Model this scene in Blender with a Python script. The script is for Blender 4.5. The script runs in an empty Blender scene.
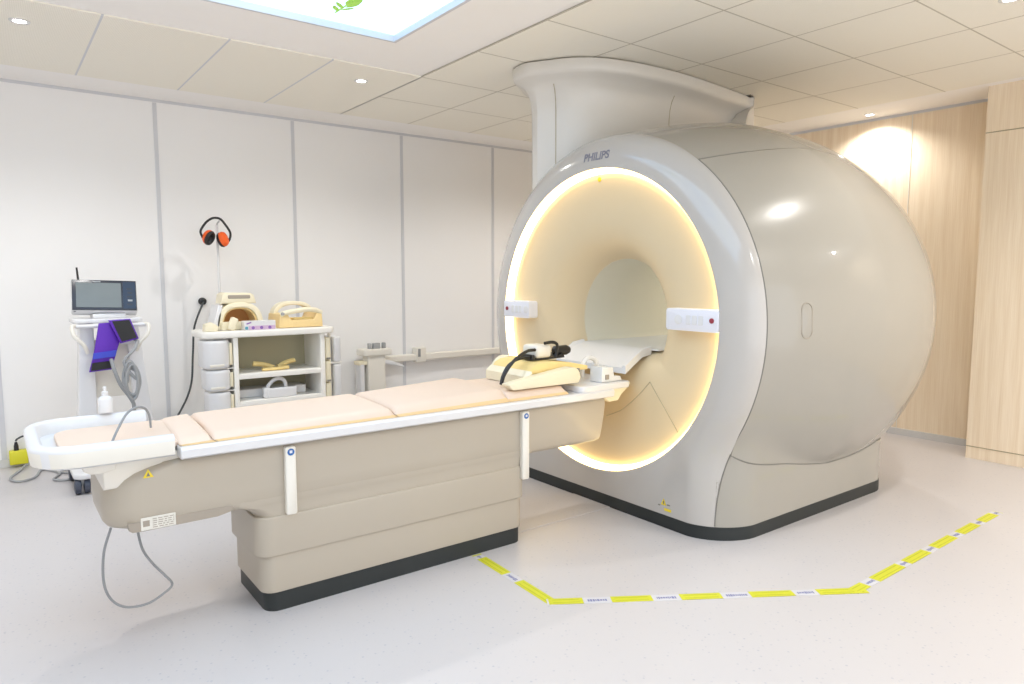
import bpy, bmesh, math, random
from mathutils import Vector, Matrix
random.seed(7)
S = bpy.context.scene
COL = S.collection
PI = math.pi

# ------------------------------------------------------------------ materials
def mat(name, col, rough=.5, metal=0, coat=0, emit=None, estr=0, noise=0, nscale=8, trans=0, spec=.5, bump=0, bscale=200):
    m = bpy.data.materials.new(name); m.use_nodes = True
    nt = m.node_tree; b = nt.nodes['Principled BSDF']
    b.inputs['Base Color'].default_value = (*col, 1)
    b.inputs['Roughness'].default_value = rough
    b.inputs['Metallic'].default_value = metal
    b.inputs['Coat Weight'].default_value = coat
    b.inputs['Coat Roughness'].default_value = .04
    b.inputs['Specular IOR Level'].default_value = spec
    b.inputs['Transmission Weight'].default_value = trans
    if emit:
        b.inputs['Emission Color'].default_value = (*emit, 1)
        b.inputs['Emission Strength'].default_value = estr
    tc = nt.nodes.new('ShaderNodeTexCoord')
    if noise:
        n = nt.nodes.new('ShaderNodeTexNoise'); n.inputs['Scale'].default_value = nscale
        n.inputs['Detail'].default_value = 4
        nt.links.new(tc.outputs['Object'], n.inputs['Vector'])
        mx = nt.nodes.new('ShaderNodeMix'); mx.data_type = 'RGBA'
        mx.inputs[6].default_value = (*[c*(1-noise) for c in col], 1)
        mx.inputs[7].default_value = (*[min(1, c*(1+noise)) for c in col], 1)
        nt.links.new(n.outputs['Fac'], mx.inputs[0]); nt.links.new(mx.outputs[2], b.inputs['Base Color'])
    if bump:
        n2 = nt.nodes.new('ShaderNodeTexNoise'); n2.inputs['Scale'].default_value = bscale
        nt.links.new(tc.outputs['Object'], n2.inputs['Vector'])
        bp = nt.nodes.new('ShaderNodeBump'); bp.inputs['Strength'].default_value = bump; bp.inputs['Distance'].default_value = .002
        nt.links.new(n2.outputs['Fac'], bp.inputs['Height']); nt.links.new(bp.outputs[0], b.inputs['Normal'])
    return m

M = {}
M['wall'] = mat('wall_paint', (.86, .855, .85), .55, noise=.015, nscale=3)
M['strip'] = mat('grey_joint', (.62, .63, .66), .5, noise=.02)
M['plaster'] = mat('plaster', (.92, .90, .88), .8, noise=.01)
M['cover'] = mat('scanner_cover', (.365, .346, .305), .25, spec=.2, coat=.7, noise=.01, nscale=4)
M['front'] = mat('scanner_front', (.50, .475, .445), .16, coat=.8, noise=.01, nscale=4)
M['duct'] = mat('duct_cover', (.68, .65, .60), .3, coat=.2, noise=.01)
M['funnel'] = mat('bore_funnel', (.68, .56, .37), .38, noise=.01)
M['bore'] = mat('bore_grey', (.74, .71, .60), .4, noise=.01)
M['kick'] = mat('dark_kick', (.018, .022, .022), .45, noise=.1)
M['seam'] = mat('seam_dark', (.20, .19, .17), .7, noise=.1)
M['seam_soft'] = mat('seam_soft', (.42, .36, .24), .7, noise=.1)
M['ring'] = mat('ring_light', (1, .95, .8), .5, emit=(1, .72, .30), estr=5, noise=.01)
M['white'] = mat('white_plastic', (.72, .72, .73), .3, coat=.2, noise=.01)
M['offwhite'] = mat('warm_white_plastic', (.76, .73, .66), .35, coat=.1, noise=.015)
M['panelwhite'] = mat('control_white', (.78, .79, .86), .3, noise=.01)
M['table'] = mat('table_beige', (.44, .39, .318), .4, coat=.1, noise=.012, nscale=5)
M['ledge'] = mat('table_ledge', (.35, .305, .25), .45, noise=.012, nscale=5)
M['cush'] = mat('peach_vinyl', (.74, .585, .47), .5, noise=.02, nscale=6, bump=.15, bscale=300)
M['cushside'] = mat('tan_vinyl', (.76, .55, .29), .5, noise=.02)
M['cream'] = mat('cream_shell', (.82, .75, .56), .4, noise=.02)
M['yellow_shell'] = mat('yellow_shell', (.83, .63, .31), .45, noise=.03)
M['foam'] = mat('yellow_foam', (.86, .66, .28), .8, noise=.05, nscale=20)
M['tan_in'] = mat('tan_foam', (.58, .30, .12), .8, noise=.05, nscale=20)
M['black'] = mat('black_rubber', (.012, .012, .013), .45, noise=.1)
M['bezel'] = mat('dark_bezel', (.03, .035, .05), .3, noise=.05)
M['screen'] = mat('grey_screen', (.16, .18, .18), .12, noise=.08, nscale=12)
M['navy'] = mat('navy_panel', (.02, .035, .07), .3, noise=.05)
M['purple'] = mat('purple_nylon', (.11, .02, .42), .6, noise=.08, nscale=30)
M['blue'] = mat('blue_nylon', (.05, .07, .55), .6, noise=.08, nscale=30)
M['orange'] = mat('orange_plastic', (.85, .12, .015), .35, noise=.03)
M['grey'] = mat('grey_cable', (.34, .35, .36), .5, noise=.05)
M['darkgrey'] = mat('dark_cable', (.06, .07, .075), .5, noise=.05)
M['metal'] = mat('steel', (.6, .6, .6), .3, metal=1, noise=.03)
M['yellow'] = mat('yellow_plastic', (.72, .68, .03), .4, noise=.03)
M['tape'] = mat('yellow_tape', (.60, .60, .03), .45, noise=.03, nscale=30)
M['tape_line'] = mat('tape_print', (.45, .47, .02), .5, noise=.05)
M['tape_white'] = mat('white_tape', (.60, .595, .63), .45, noise=.01)
M['ink'] = mat('blue_ink', (.20, .21, .38), .5, noise=.05)
M['red'] = mat('red_button', (.30, .03, .05), .35, noise=.05)
M['sticker'] = mat('sticker_yellow', (.80, .62, .03), .5, noise=.03)
M['bluemark'] = mat('blue_mark', (.03, .13, .40), .5, noise=.03)
M['logo'] = mat('logo_grey', (.20, .20, .25), .5, noise=.03)
M['labelm'] = mat('paper_label', (.72, .70, .64), .6, noise=.12, nscale=60)
M['caster'] = mat('caster_dark', (.05, .06, .09), .5, noise=.08)
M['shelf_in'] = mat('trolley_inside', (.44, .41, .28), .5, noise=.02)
M['trolley'] = mat('trolley_cream', (.86, .84, .79), .4, noise=.01)
M['baseboard'] = mat('grey_base', (.62, .62, .62), .5, noise=.02)
M['grid_line'] = mat('grid_line', (.52, .48, .40), .7, noise=.02)
M['lamp'] = mat('lamp_glass', (1, 1, 1), .4, emit=(1, .96, .88), estr=14, noise=.01)
M['borefill'] = mat('bore_fill', (1, 1, 1), .5, emit=(1, .95, .85), estr=4.5, noise=.01)  # glow of the added fill strip inside the bore
M['leaf'] = mat('leaf_green', (.25, .5, .06), .6, emit=(.30, .50, .10), estr=.4, noise=.2, nscale=30)
M['clear'] = mat('clear_plastic', (.86, .86, .85), .2, trans=.1, noise=.01)
M['hose'] = mat('light_grey_hose', (.25, .26, .27), .5, noise=.03)

def floor_mat():
    m = bpy.data.materials.new('speckled_vinyl'); m.use_nodes = True
    nt = m.node_tree; b = nt.nodes['Principled BSDF']; L = nt.links
    tc = nt.nodes.new('ShaderNodeTexCoord')
    v = nt.nodes.new('ShaderNodeTexVoronoi'); v.inputs['Scale'].default_value = 42
    L.new(tc.outputs['Object'], v.inputs['Vector'])
    r = nt.nodes.new('ShaderNodeValToRGB'); r.color_ramp.elements[0].position = .10; r.color_ramp.elements[1].position = .22
    r.color_ramp.elements[0].color = (1, 1, 1, 1); r.color_ramp.elements[1].color = (0, 0, 0, 1)
    L.new(v.outputs['Distance'], r.inputs[0])
    sep = nt.nodes.new('ShaderNodeSeparateColor'); L.new(v.outputs['Color'], sep.inputs[0])
    g = nt.nodes.new('ShaderNodeMath'); g.operation = 'MULTIPLY'; L.new(r.outputs[0], g.inputs[0]); L.new(sep.outputs[0], g.inputs[1])
    n = nt.nodes.new('ShaderNodeTexNoise'); n.inputs['Scale'].default_value = 2.2; L.new(tc.outputs['Object'], n.inputs['Vector'])
    mx0 = nt.nodes.new('ShaderNodeMix'); mx0.data_type = 'RGBA'
    mx0.inputs[6].default_value = (.545, .522, .525, 1); mx0.inputs[7].default_value = (.57, .548, .55, 1)
    L.new(n.outputs['Fac'], mx0.inputs[0])
    mx = nt.nodes.new('ShaderNodeMix'); mx.data_type = 'RGBA'
    L.new(mx0.outputs[2], mx.inputs[6]); mx.inputs[7].default_value = (.42, .42, .46, 1)
    L.new(g.outputs[0], mx.inputs[0]); L.new(mx.outputs[2], b.inputs['Base Color'])
    b.inputs['Roughness'].default_value = .33; b.inputs['Specular IOR Level'].default_value = .4
    return m
M['floor'] = floor_mat()

def wood_mat():
    m = bpy.data.materials.new('pale_oak'); m.use_nodes = True
    nt = m.node_tree; b = nt.nodes['Principled BSDF']; L = nt.links
    tc = nt.nodes.new('ShaderNodeTexCoord'); mp = nt.nodes.new('ShaderNodeMapping')
    mp.inputs['Scale'].default_value = (9, 9, .35); L.new(tc.outputs['Object'], mp.inputs[0])
    n = nt.nodes.new('ShaderNodeTexNoise'); n.inputs['Scale'].default_value = 3; n.inputs['Detail'].default_value = 6; n.inputs['Distortion'].default_value = .5
    L.new(mp.outputs[0], n.inputs['Vector'])
    mp2 = nt.nodes.new('ShaderNodeMapping'); mp2.inputs['Scale'].default_value = (60, 60, 1.2); L.new(tc.outputs['Object'], mp2.inputs[0])
    n2 = nt.nodes.new('ShaderNodeTexNoise'); n2.inputs['Scale'].default_value = 3; n2.inputs['Detail'].default_value = 3
    L.new(mp2.outputs[0], n2.inputs['Vector'])
    ad = nt.nodes.new('ShaderNodeMath'); ad.operation = 'MULTIPLY_ADD'; ad.inputs[1].default_value = .45; L.new(n2.outputs['Fac'], ad.inputs[0])
    ml = nt.nodes.new('ShaderNodeMath'); ml.operation = 'MULTIPLY'; ml.inputs[1].default_value = .6; L.new(n.outputs['Fac'], ml.inputs[0])
    L.new(ml.outputs[0], ad.inputs[2])
    r = nt.nodes.new('ShaderNodeValToRGB')
    r.color_ramp.elements[0].position = .32; r.color_ramp.elements[1].position = .72
    r.color_ramp.elements[0].color = (.78, .63, .45, 1); r.color_ramp.elements[1].color = (.93, .81, .64, 1)
    L.new(ad.outputs[0], r.inputs[0]); L.new(r.outputs[0], b.inputs['Base Color'])
    b.inputs['Roughness'].default_value = .45
    return m
M['wood'] = wood_mat()

def ceil_mat():
    # perforated metal ceiling tiles: fine speckle
    m = mat('ceiling_tile', (.78, .74, .65), .75)
    nt = m.node_tree; b = nt.nodes['Principled BSDF']; L = nt.links
    tc = nt.nodes.new('ShaderNodeTexCoord'); v = nt.nodes.new('ShaderNodeTexVoronoi'); v.inputs['Scale'].default_value = 150
    v.inputs['Randomness'].default_value = 0
    L.new(tc.outputs['Object'], v.inputs['Vector'])
    r = nt.nodes.new('ShaderNodeValToRGB'); r.color_ramp.elements[0].position = .2; r.color_ramp.elements[1].position = .3
    r.color_ramp.elements[0].color = (.76, .73, .64, 1); r.color_ramp.elements[1].color = (.90, .865, .775, 1)
    L.new(v.outputs['Distance'], r.inputs[0]); L.new(r.outputs[0], b.inputs['Base Color'])
    return m
M['tile'] = ceil_mat()

def sky_panel_mat():
    m = bpy.data.materials.new('luminous_sky'); m.use_nodes = True
    nt = m.node_tree; L = nt.links
    for n in list(nt.nodes): nt.nodes.remove(n)
    o = nt.nodes.new('ShaderNodeOutputMaterial'); e = nt.nodes.new('ShaderNodeEmission')
    tc = nt.nodes.new('ShaderNodeTexCoord'); n = nt.nodes.new('ShaderNodeTexNoise'); n.inputs['Scale'].default_value = 1.1
    L.new(tc.outputs['Object'], n.inputs['Vector'])
    r = nt.nodes.new('ShaderNodeValToRGB'); r.color_ramp.elements[0].position = .35; r.color_ramp.elements[1].position = .6
    r.color_ramp.elements[0].color = (.44, .68, 1, 1); r.color_ramp.elements[1].color = (.72, .87, 1, 1)
    L.new(n.outputs['Fac'], r.inputs[0]); L.new(r.outputs[0], e.inputs[0]); e.inputs[1].default_value = SKY
    L.new(e.outputs[0], o.inputs[0])
    return m
SKY = 1.7
M['sky'] = sky_panel_mat()

# ------------------------------------------------------------------ helpers
WORLD = {}
def wloc(o): return WORLD.get(o.name, Vector((0, 0, 0)))

def obj(name, bm, m, parent=None, smooth=True, angle=40, loc=None):
    """one mesh object, geometry given in world space; origin at parent's place or base centre"""
    bmesh.ops.remove_doubles(bm, verts=bm.verts, dist=1e-6)
    bmesh.ops.recalc_face_normals(bm, faces=bm.faces)
    if parent is None and loc is None:
        xs = [v.co.x for v in bm.verts]; ys = [v.co.y for v in bm.verts]; zs = [v.co.z for v in bm.verts]
        loc = Vector(((min(xs)+max(xs))/2, (min(ys)+max(ys))/2, min(zs)))
    base = wloc(parent) if parent else Vector(loc)
    bmesh.ops.translate(bm, verts=bm.verts, vec=-base)
    me = bpy.data.meshes.new(name); bm.to_mesh(me); bm.free()
    if smooth:
        for p in me.polygons: p.use_smooth = True
        me.set_sharp_from_angle(angle=math.radians(angle))
    o = bpy.data.objects.new(name, me); COL.objects.link(o)
    for x in (m if isinstance(m, (list, tuple)) else [m]): me.materials.append(M[x] if isinstance(x, str) else x)
    if parent: o.parent = parent; WORLD[o.name] = base
    else: o.location = base; WORLD[o.name] = base.copy()
    return o

def thing(name, label, cat, loc, group=None):
    o = bpy.data.objects.new(name, None); COL.objects.link(o); o.location = loc
    o.empty_display_size = .05
    o['label'] = label; o['category'] = cat
    if group: o['group'] = group
    WORLD[o.name] = Vector(loc); return o

def tag(o, label, cat, group=None):
    o['label'] = label; o['category'] = cat
    if group: o['group'] = group
    return o

def struct(name, bm, m, **k):
    o = obj(name, bm, m, **k); o['kind'] = 'structure'; return o

def B(): return bmesh.new()

def box(bm, x0, x1, y0, y1, z0, z1, bev=0, seg=3, rot=None, piv=None, mi=0):
    t = bmesh.new()
    bmesh.ops.create_cube(t, size=1)
    bmesh.ops.scale(t, verts=t.verts, vec=(abs(x1-x0), abs(y1-y0), abs(z1-z0)))
    if bev: bmesh.ops.bevel(t, geom=t.edges[:], offset=bev, segments=seg, affect='EDGES', profile=.5)
    c = Vector(((x0+x1)/2, (y0+y1)/2, (z0+z1)/2))
    bmesh.ops.translate(t, verts=t.verts, vec=c)
    if rot: bmesh.ops.rotate(t, verts=t.verts, cent=piv or c, matrix=rot)
    merge(bm, t, mi); return bm

def merge(bm, t, mi=0):
    mp = {}
    for v in t.verts: mp[v] = bm.verts.new(v.co)
    for f in t.faces:
        try:
            g = bm.faces.new([mp[v] for v in f.verts]); g.material_index = mi
        except ValueError: pass
    t.free()

def rotm(axis, deg): return Matrix.Rotation(math.radians(deg), 3, axis)

def catmull(pts, n=8):
    P = [Vector(p) for p in pts]
    if len(P) < 3: return P
    Q = [P[0]*2-P[1]] + P + [P[-1]*2-P[-2]]
    out = []
    for i in range(1, len(Q)-2):
        a, b, c, d = Q[i-1:i+3]
        for k in range(n):
            t = k/n
            out.append(.5*((2*b)+(c-a)*t+(2*a-5*b+4*c-d)*t*t+(3*b-a-3*c+d)*t**3))
    out.append(P[-1]); return out

def tube(bm, pts, r, n=10, seg=8, smooth=True, mi=0, closed=False):
    P = catmull(pts, n) if smooth else [Vector(p) for p in pts]
    T = []
    for i in range(len(P)):
        a = P[max(i-1, 0)]; b = P[min(i+1, len(P)-1)]
        T.append((b-a).normalized())
    up = Vector((0, 0, 1)) if abs(T[0].z) < .9 else Vector((1, 0, 0))
    nrm = (up - T[0]*up.dot(T[0])).normalized()
    rings = []
    for i, p in enumerate(P):
        nrm = (nrm - T[i]*nrm.dot(T[i])).normalized(); bn = T[i].cross(nrm)
        rr = r(i/(len(P)-1)) if callable(r) else r
        rings.append([bm.verts.new(p + (nrm*math.cos(2*PI*k/seg)+bn*math.sin(2*PI*k/seg))*rr) for k in range(seg)])
    for i in range(len(rings)-1):
        for k in range(seg):
            f = bm.faces.new((rings[i][k], rings[i][(k+1) % seg], rings[i+1][(k+1) % seg], rings[i+1][k])); f.material_index = mi
    for e in (rings[0][::-1], rings[-1]):
        f = bm.faces.new(e); f.material_index = mi
    return bm

def grid(bm, rows, closed=False, mi=0):
    V = [[bm.verts.new(p) for p in r] for r in rows]
    n = len(rows[0])
    for i in range(len(V)-1):
        for k in range(n if closed else n-1):
            try:
                f = bm.faces.new((V[i][k], V[i][(k+1) % n], V[i+1][(k+1) % n], V[i+1][k])); f.material_index = mi
            except ValueError: pass
    return V

def cap(bm, row, mi=0):
    try: f = bm.faces.new(row); f.material_index = mi
    except ValueError: pass

def lathe(bm, prof, c, axis='z', seg=32, mi=0, caps=True):
    """prof: list of (radius, height) about an axis through c"""
    rows = []
    for r, h in prof:
        row = []
        for k in range(seg):
            a = 2*PI*k/seg; u, v = r*math.cos(a), r*math.sin(a)
            row.append({'z': (c[0]+u, c[1]+v, c[2]+h), 'x': (c[0]+h, c[1]+u, c[2]+v), 'y': (c[0]+u, c[1]+h, c[2]+v)}[axis])
        rows.append(row)
    V = grid(bm, rows, True, mi)
    if caps: cap(bm, V[0], mi); cap(bm, V[-1][::-1], mi)
    return bm

def offs(poly, d):
    """inset a CCW polygon by d (simple miter)"""
    n = len(poly); out = []
    for i in range(n):
        p0, p, p1 = Vector(poly[i-1]), Vector(poly[i]), Vector(poly[(i+1) % n])
        e0 = (p-p0).normalized(); e1 = (p1-p).normalized()
        n0 = Vector((-e0.y, e0.x)); n1 = Vector((-e1.y, e1.x))
        m = n0+n1; L = m.length_squared
        m = m*(2/L) if L > .2 else n0
        out.append(p + m*d*.5*1.0 if L <= .2 else p + m*d*.5)
    return out

def prism(bm, poly, a0, a1, axis='z', bev=0, seg=3, mi=0):
    """extrude CCW 2D outline along an axis with rounded rims. axis z: (x,y); y: (x,z); x: (y,z)"""
    poly = [Vector(p) for p in poly]
    A = sum(poly[i-1].x*poly[i].y-poly[i].x*poly[i-1].y for i in range(len(poly)))
    if A < 0: poly = poly[::-1]
    def P(p, h): return {'z': (p.x, p.y, h), 'y': (p.x, h, p.y), 'x': (h, p.x, p.y)}[axis]
    levels = []
    if bev:
        for k in range(seg+1):
            t = PI/2*k/seg; levels.append((bev*(1-math.sin(t)), a0+bev*(1-math.cos(t))))
        for k in range(seg, -1, -1):
            t = PI/2*k/seg; levels.append((bev*(1-math.sin(t)), a1-bev*(1-math.cos(t))))
    else: levels = [(0, a0), (0, a1)]
    rows = [[P(p, h) for p in (offs(poly, d) if d > 1e-7 else poly)] for d, h in levels]
    V = grid(bm, rows, True, mi); cap(bm, V[0][::-1], mi); cap(bm, V[-1], mi)
    return bm

def rrect(x0, x1, y0, y1, r, n=6):
    rs = r if isinstance(r, (list, tuple)) else [r]*4   # corners: x1y1, x0y1, x0y0, x1y0
    out = []
    for (cx, cy, a, q) in ((x1, y1, 0, rs[0]), (x0, y1, 90, rs[1]), (x0, y0, 180, rs[2]), (x1, y0, 270, rs[3])):
        sx = -1 if cx == x1 else 1; sy = -1 if cy == y1 else 1
        if q <= 0: out.append((cx, cy)); continue
        for k in range(n+1):
            t = math.radians(a+90*k/n); out.append((cx+sx*q+q*math.cos(t), cy+sy*q+q*math.sin(t)))
    return out

def text_mesh(s, size, depth=.001):
    c = bpy.data.curves.new('t', 'FONT'); c.body = s; c.size = size; c.extrude = depth; c.offset = .0012; c.align_x = 'CENTER'
    o = bpy.data.objects.new('t', c); COL.objects.link(o)
    dg = bpy.context.evaluated_depsgraph_get(); me = bpy.data.meshes.new_from_object(o.evaluated_get(dg))
    bm = bmesh.new(); bm.from_mesh(me); bpy.data.objects.remove(o); bpy.data.meshes.remove(me)
    return bm

# ------------------------------------------------------------------ room shell
XL, XR, YB, YW, ZC = -2.4, 5.657, -2.2, 5.52, 2.465
bm = B(); box(bm, XL-.1, XR+.1, YB-.1, YW+.1, -.1, 0); struct('floor', bm, 'floor', smooth=False)
bm = B(); box(bm, XL-.1, XR+.1, YW, YW+.1, 0, ZC+.1); struct('wall_back', bm, 'wall', smooth=False)
bm = B(); box(bm, XR, XR+.1, 1.5, YW, 0, ZC+.1); struct('wall_right', bm, 'wood', smooth=False)
bm = B(); box(bm, 5.30, XR+.1, YB, 1.88, 0, ZC+.1); struct('wall_right_bump', bm, 'wood', smooth=False)
bm = B(); box(bm, XL-.1, XL, YB-.1, YW+.1, 0, ZC+.1); struct('wall_left', bm, 'wall', smooth=False)
# joints of the oak cladding
bm = B()
for z in (2.17, .083): box(bm, 5.297, 5.301, YB, 1.879, z-.003, z+.003)
struct('trim_1', bm, 'seam_soft', smooth=False)
bm = B(); box(bm, 5.654, 5.66, 2.497, 2.503, .05, ZC-.02); struct('trim_2', bm, 'offwhite', smooth=False)
bm = B(); box(bm, 5.64, 5.66, 1.88, YW, 0, .05); struct('baseboard_right', bm, 'baseboard', smooth=False)
bm = B(); box(bm, XL, XR, YW-.012, YW+.01, 0, .05); struct('baseboard_back', bm, 'baseboard', smooth=False)
# grey joint strips of the wall panels
bm = B()
for x in (-2.01, -1.05, -.10+.13, 1.012, 1.99, 2.945, 3.915, 4.88):
    w = .025 if x > .5 else .03
    box(bm, x-w/2, x+w/2, YW-.006, YW+.01, .05, ZC-.02)
struct('trim_3', bm, 'strip', smooth=False)
# ceiling: slab with a rectangular opening for the luminous panel
SX0, SX1, SY0, SY1 = -.75, 1.80, .55, 3.42
bm = B()
box(bm, XL-.1, SX0, YB-.1, YW+.1, ZC+.003, ZC+.1); box(bm, SX1, XR+.1, YB-.1, YW+.1, ZC+.003, ZC+.1)
box(bm, SX0, SX1, YB-.1, SY0, ZC+.003, ZC+.1); box(bm, SX0, SX1, SY1, YW+.1, ZC+.003, ZC+.1)
struct('ceiling', bm, 'plaster', smooth=False)
# tiles laid out in lines of their own thickness, gaps between them show as the grid
def tiles(name, cells):
    bm = B()
    for (x0, x1, y0, y1) in cells: box(bm, x0+.003, x1-.003, y0+.003, y1-.003, ZC-.004, ZC+.003)
    return struct(name, bm, 'tile', smooth=False)
PX0, PX1, PY0, PY1 = -1.17, 2.225, .13, 3.89        # plaster border round the panel
xs = [2.225, 2.80, 3.39, 3.985, 4.59, 5.19]
ys = [-2.17, -1.62, -1.03, -.44, .15, .74, 1.51-.18+.0, 1.51, 2.095, 2.68, 3.27, 3.89, 4.48, 5.13]
ys = [-2.17, -1.46, -.86, -.27, .32, .915, 1.51, 2.095, 2.68, 3.27, 3.89, 4.48, 5.13]
cells = [(xs[i], xs[i+1], ys[j], ys[j+1]) for i in range(len(xs)-1) for j in range(len(ys)-1)]
tiles('ceiling_tiles_main', cells)
xl = [-2.3, -1.75, -1.17, -.60, -.05, .51, 1.085, 1.65, 2.225]
tiles('ceiling_tiles_far', [(xl[i], xl[i+1], 3.89, 5.13) for i in range(len(xl)-1)])
tiles('ceiling_tiles_near', [(xl[i], xl[i+1], y0, y1) for i in range(len(xl)-1) for y0, y1 in ((-2.17, -1.02), (-1.02, .13))])
bm = B()
for x in xs[:-1]: box(bm, x-.004, x+.004, -2.17, 5.13, ZC-.0046, ZC+.001)
for y in ys[:-1]: box(bm, 2.225, 5.19, y-.004, y+.004, ZC-.0045, ZC+.001)
struct('trim_7', bm, 'grid_line', smooth=False)
bm = B()
for x in xl: box(bm, x-.005, x+.005, 3.89, 5.13, ZC-.0046, ZC+.001)
struct('trim_8', bm, 'strip', smooth=False)
# thin shadow gap around the ceiling
bm = B(); box(bm, XL, XR, YW-.004, YW+.01, ZC-.016, ZC+.003); struct('trim_4', bm, 'strip', smooth=False)
bm = B(); box(bm, XR-.004, XR+.01, 1.88, YW, ZC-.016, ZC+.003); struct('trim_5', bm, 'strip', smooth=False)
# cover plate in the floor between table and scanner
bm = B(); box(bm, 1.9, 2.63, 2.60, 2.89, 0, .003, .001, 1); struct('trim_6', bm, 'floor', smooth=False)

# luminous ceiling panel
sk = thing('luminous_ceiling_panel', 'large glowing pale blue ceiling panel with a printed green branch', 'ceiling light', ((SX0+SX1)/2, (SY0+SY1)/2, ZC))
bm = B(); box(bm, SX0, SX1, SY0, SY1, ZC+.028, ZC+.04); obj('diffuser', bm, 'sky', sk, smooth=False)
bm = B()
f = .018
box(bm, SX0, SX1, SY0, SY0+f, ZC-.004, ZC+.028); box(bm, SX0, SX1, SY1-f, SY1, ZC-.004, ZC+.028)
box(bm, SX0, SX0+f, SY0+f, SY1-f, ZC-.004, ZC+.028); box(bm, SX1-f, SX1, SY0+f, SY1-f, ZC-.004, ZC+.028)
obj('frame', bm, 'strip', sk, smooth=False)
bm = B()
stem_pts = [(1.405, 3.275), (1.412, 3.15), (1.43, 3.0), (1.44, 2.85), (1.50, 2.70)]
tube(bm, [(x, y, ZC+.024) for x, y in stem_pts], .004, seg=6)
rnd = random.Random(3)
for i in range(26):
    t = i/25; y = 3.25-.55*t; x = 1.407+.03*t+.008*math.sin(9*t); a = -1.57+(.5 if i % 2 else -.5)+rnd.uniform(-.25, .25)
    L, w = rnd.uniform(.06, .095), rnd.uniform(.011, .018)
    pts = []
    for k in range(7):
        q = k/6; pts.append((q*L, w*max(math.sin(PI*q), 0)**.8))
    out = [Vector((p[0], p[1], 0)) for p in pts] + [Vector((p[0], -p[1], 0)) for p in pts[1:-1]][::-1]
    mt = Matrix.Rotation(a, 3, 'Z')
    vs = [bm.verts.new(mt @ v + Vector((x, y, ZC+.022+.0002*i))) for v in out]
    bm.faces.new(vs)
obj('printed_branch', bm, 'leaf', sk)

# downlights
DL = [(.20, 4.215, 'round downlight in the long ceiling tile above the patient monitor cart'),
      (1.96, 4.19, 'round downlight between the luminous panel corner and the white wall'),
      (5.49, 2.74, 'round downlight in the plaster margin above the oak wall'),
      (3.70, 1.25, 'round downlight in a ceiling tile above the taped floor zone')]
def downlight(x, y, label=None):
    z = ZC-.004 if x < 5.2 else ZC+.003
    t = thing('downlight', label or 'round downlight in the ceiling outside the photographed part of the room', 'ceiling light', (x, y, z), 'recessed downlights' )
    bm = B(); lathe(bm, [(.028, 0), (.044, 0), (.044, -.003), (.040, -.005), (.028, -.004), (.028, 0)], (x, y, z), seg=32, caps=False); obj('trim_ring', bm, 'white', t)
    bm = B(); lathe(bm, [(.0005, -.001), (.028, -.001)], (x, y, z), seg=32, caps=False); obj('lens', bm, 'lamp', t)
    l = bpy.data.lights.new('downlight_beam', 'SPOT'); l.energy = DLW; l.spot_size = math.radians(150); l.spot_blend = .8; l.shadow_soft_size = .025
    l.color = (1, .97, .93)
    lo = bpy.data.objects.new('downlight_beam', l); COL.objects.link(lo); lo.parent = t; lo.location = (0, 0, -.03)
    return t
DLW = 28
for x, y, lb in DL: downlight(x, y, lb)
for x, y in ((2.5, .0), (3.70, -.0), (4.9, 0.0), (.3, -.5), (4.9, 4.3), (3.7, 4.3), (-1.5, 2.0), (-1.5, 4.2), (2.5, -1.5), (.3, -1.6), (4.3, -1.5)):
    downlight(x, y, 'round downlight in the ceiling behind the scanner' if x > 3 and y > 4 else None)

# ------------------------------------------------------------------ scanner
YC, ZCN = 2.746, .995
X0, X1, R1, RM, XM, XE = 2.612, 2.711, .988, 1.139, 3.5, 4.8
RR = .809
def rdrum(x):
    if x <= X1: return R1
    if x <= XM:
        t = (x-X1)/(XM-X1); return R1+(RM-R1)*(1-(1-t)**1.41)
    t = (x-XM)/(XE-XM); return RM*(1-t**2.88)**(1/2.88)
sc = thing('mri_scanner', 'large glossy cream magnetic resonance scanner with glowing ring around its bore', 'medical scanner', (3.4, YC, 0))
def pt(x, rho, phi):   # phi from the top, growing towards +Y
    return (x, YC+rho*math.sin(phi), ZCN+rho*math.cos(phi))
def wbase(x):
    d = x-X0
    u = min(1, max(0, 1-d/.24)); return .869-.22*(1-(1-u**1.8)**.5556)
ZB = .06
def rbox(w, phi):
    c, s = math.cos(phi), abs(math.sin(phi))
    if c >= -.05: return 0
    return min(w/max(s, 1e-6), 1.7/(-c))
def smax(a, b, k=.10): return max(a, b)+max(k-abs(a-b), 0)**2/(4*k)
N = 360
ph = [2*PI*k/N for k in range(N)]
# front cover: annulus round the light ring, flowing down into the foot
rows = [[pt(X0+.03, RR-.001, p) for p in ph], [pt(X0+.004, RR, p) for p in ph], [pt(X0+.001, RR+.003, p) for p in ph], [pt(X0, RR+.008, p) for p in ph]]
def foot(p): # 0 on the round part, 1 in the foot
    t = min(max((-math.cos(p)-.52)/.25, 0), 1); return t*t*(3-2*t)
XS = 2.668
for i in range(0, 19):
    row = []
    for p in ph:
        a = i/18*math.radians(80); q = (1-math.cos(a))/(1-math.cos(math.radians(80)))
        x = X0+(X1-X0)*q
        rc = (RR+.02)+(R1-RR-.02)*math.sin(a)/math.sin(math.radians(80))
        x = x+(X0+(XS-X0)*q-x)*foot(p)
        rb = rbox(wbase(x), p); row.append(pt(x, smax(rc, rb, .07) if rb > .3 else rc, p))
    rows.append(row)
rows_end = rows[-1]
rows.append([pt(X1+.0005, .96, p) if math.cos(p) > -.5 else pt(XS+.002, .8, p) for p in ph])
bm = B(); grid(bm, rows, True)
bmesh.ops.bisect_plane(bm, geom=bm.verts[:]+bm.edges[:]+bm.faces[:], plane_co=(0, 0, ZB), plane_no=(0, 0, 1), clear_inner=True)
fc = obj('front_cover', bm, 'front', sc, angle=50)
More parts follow.
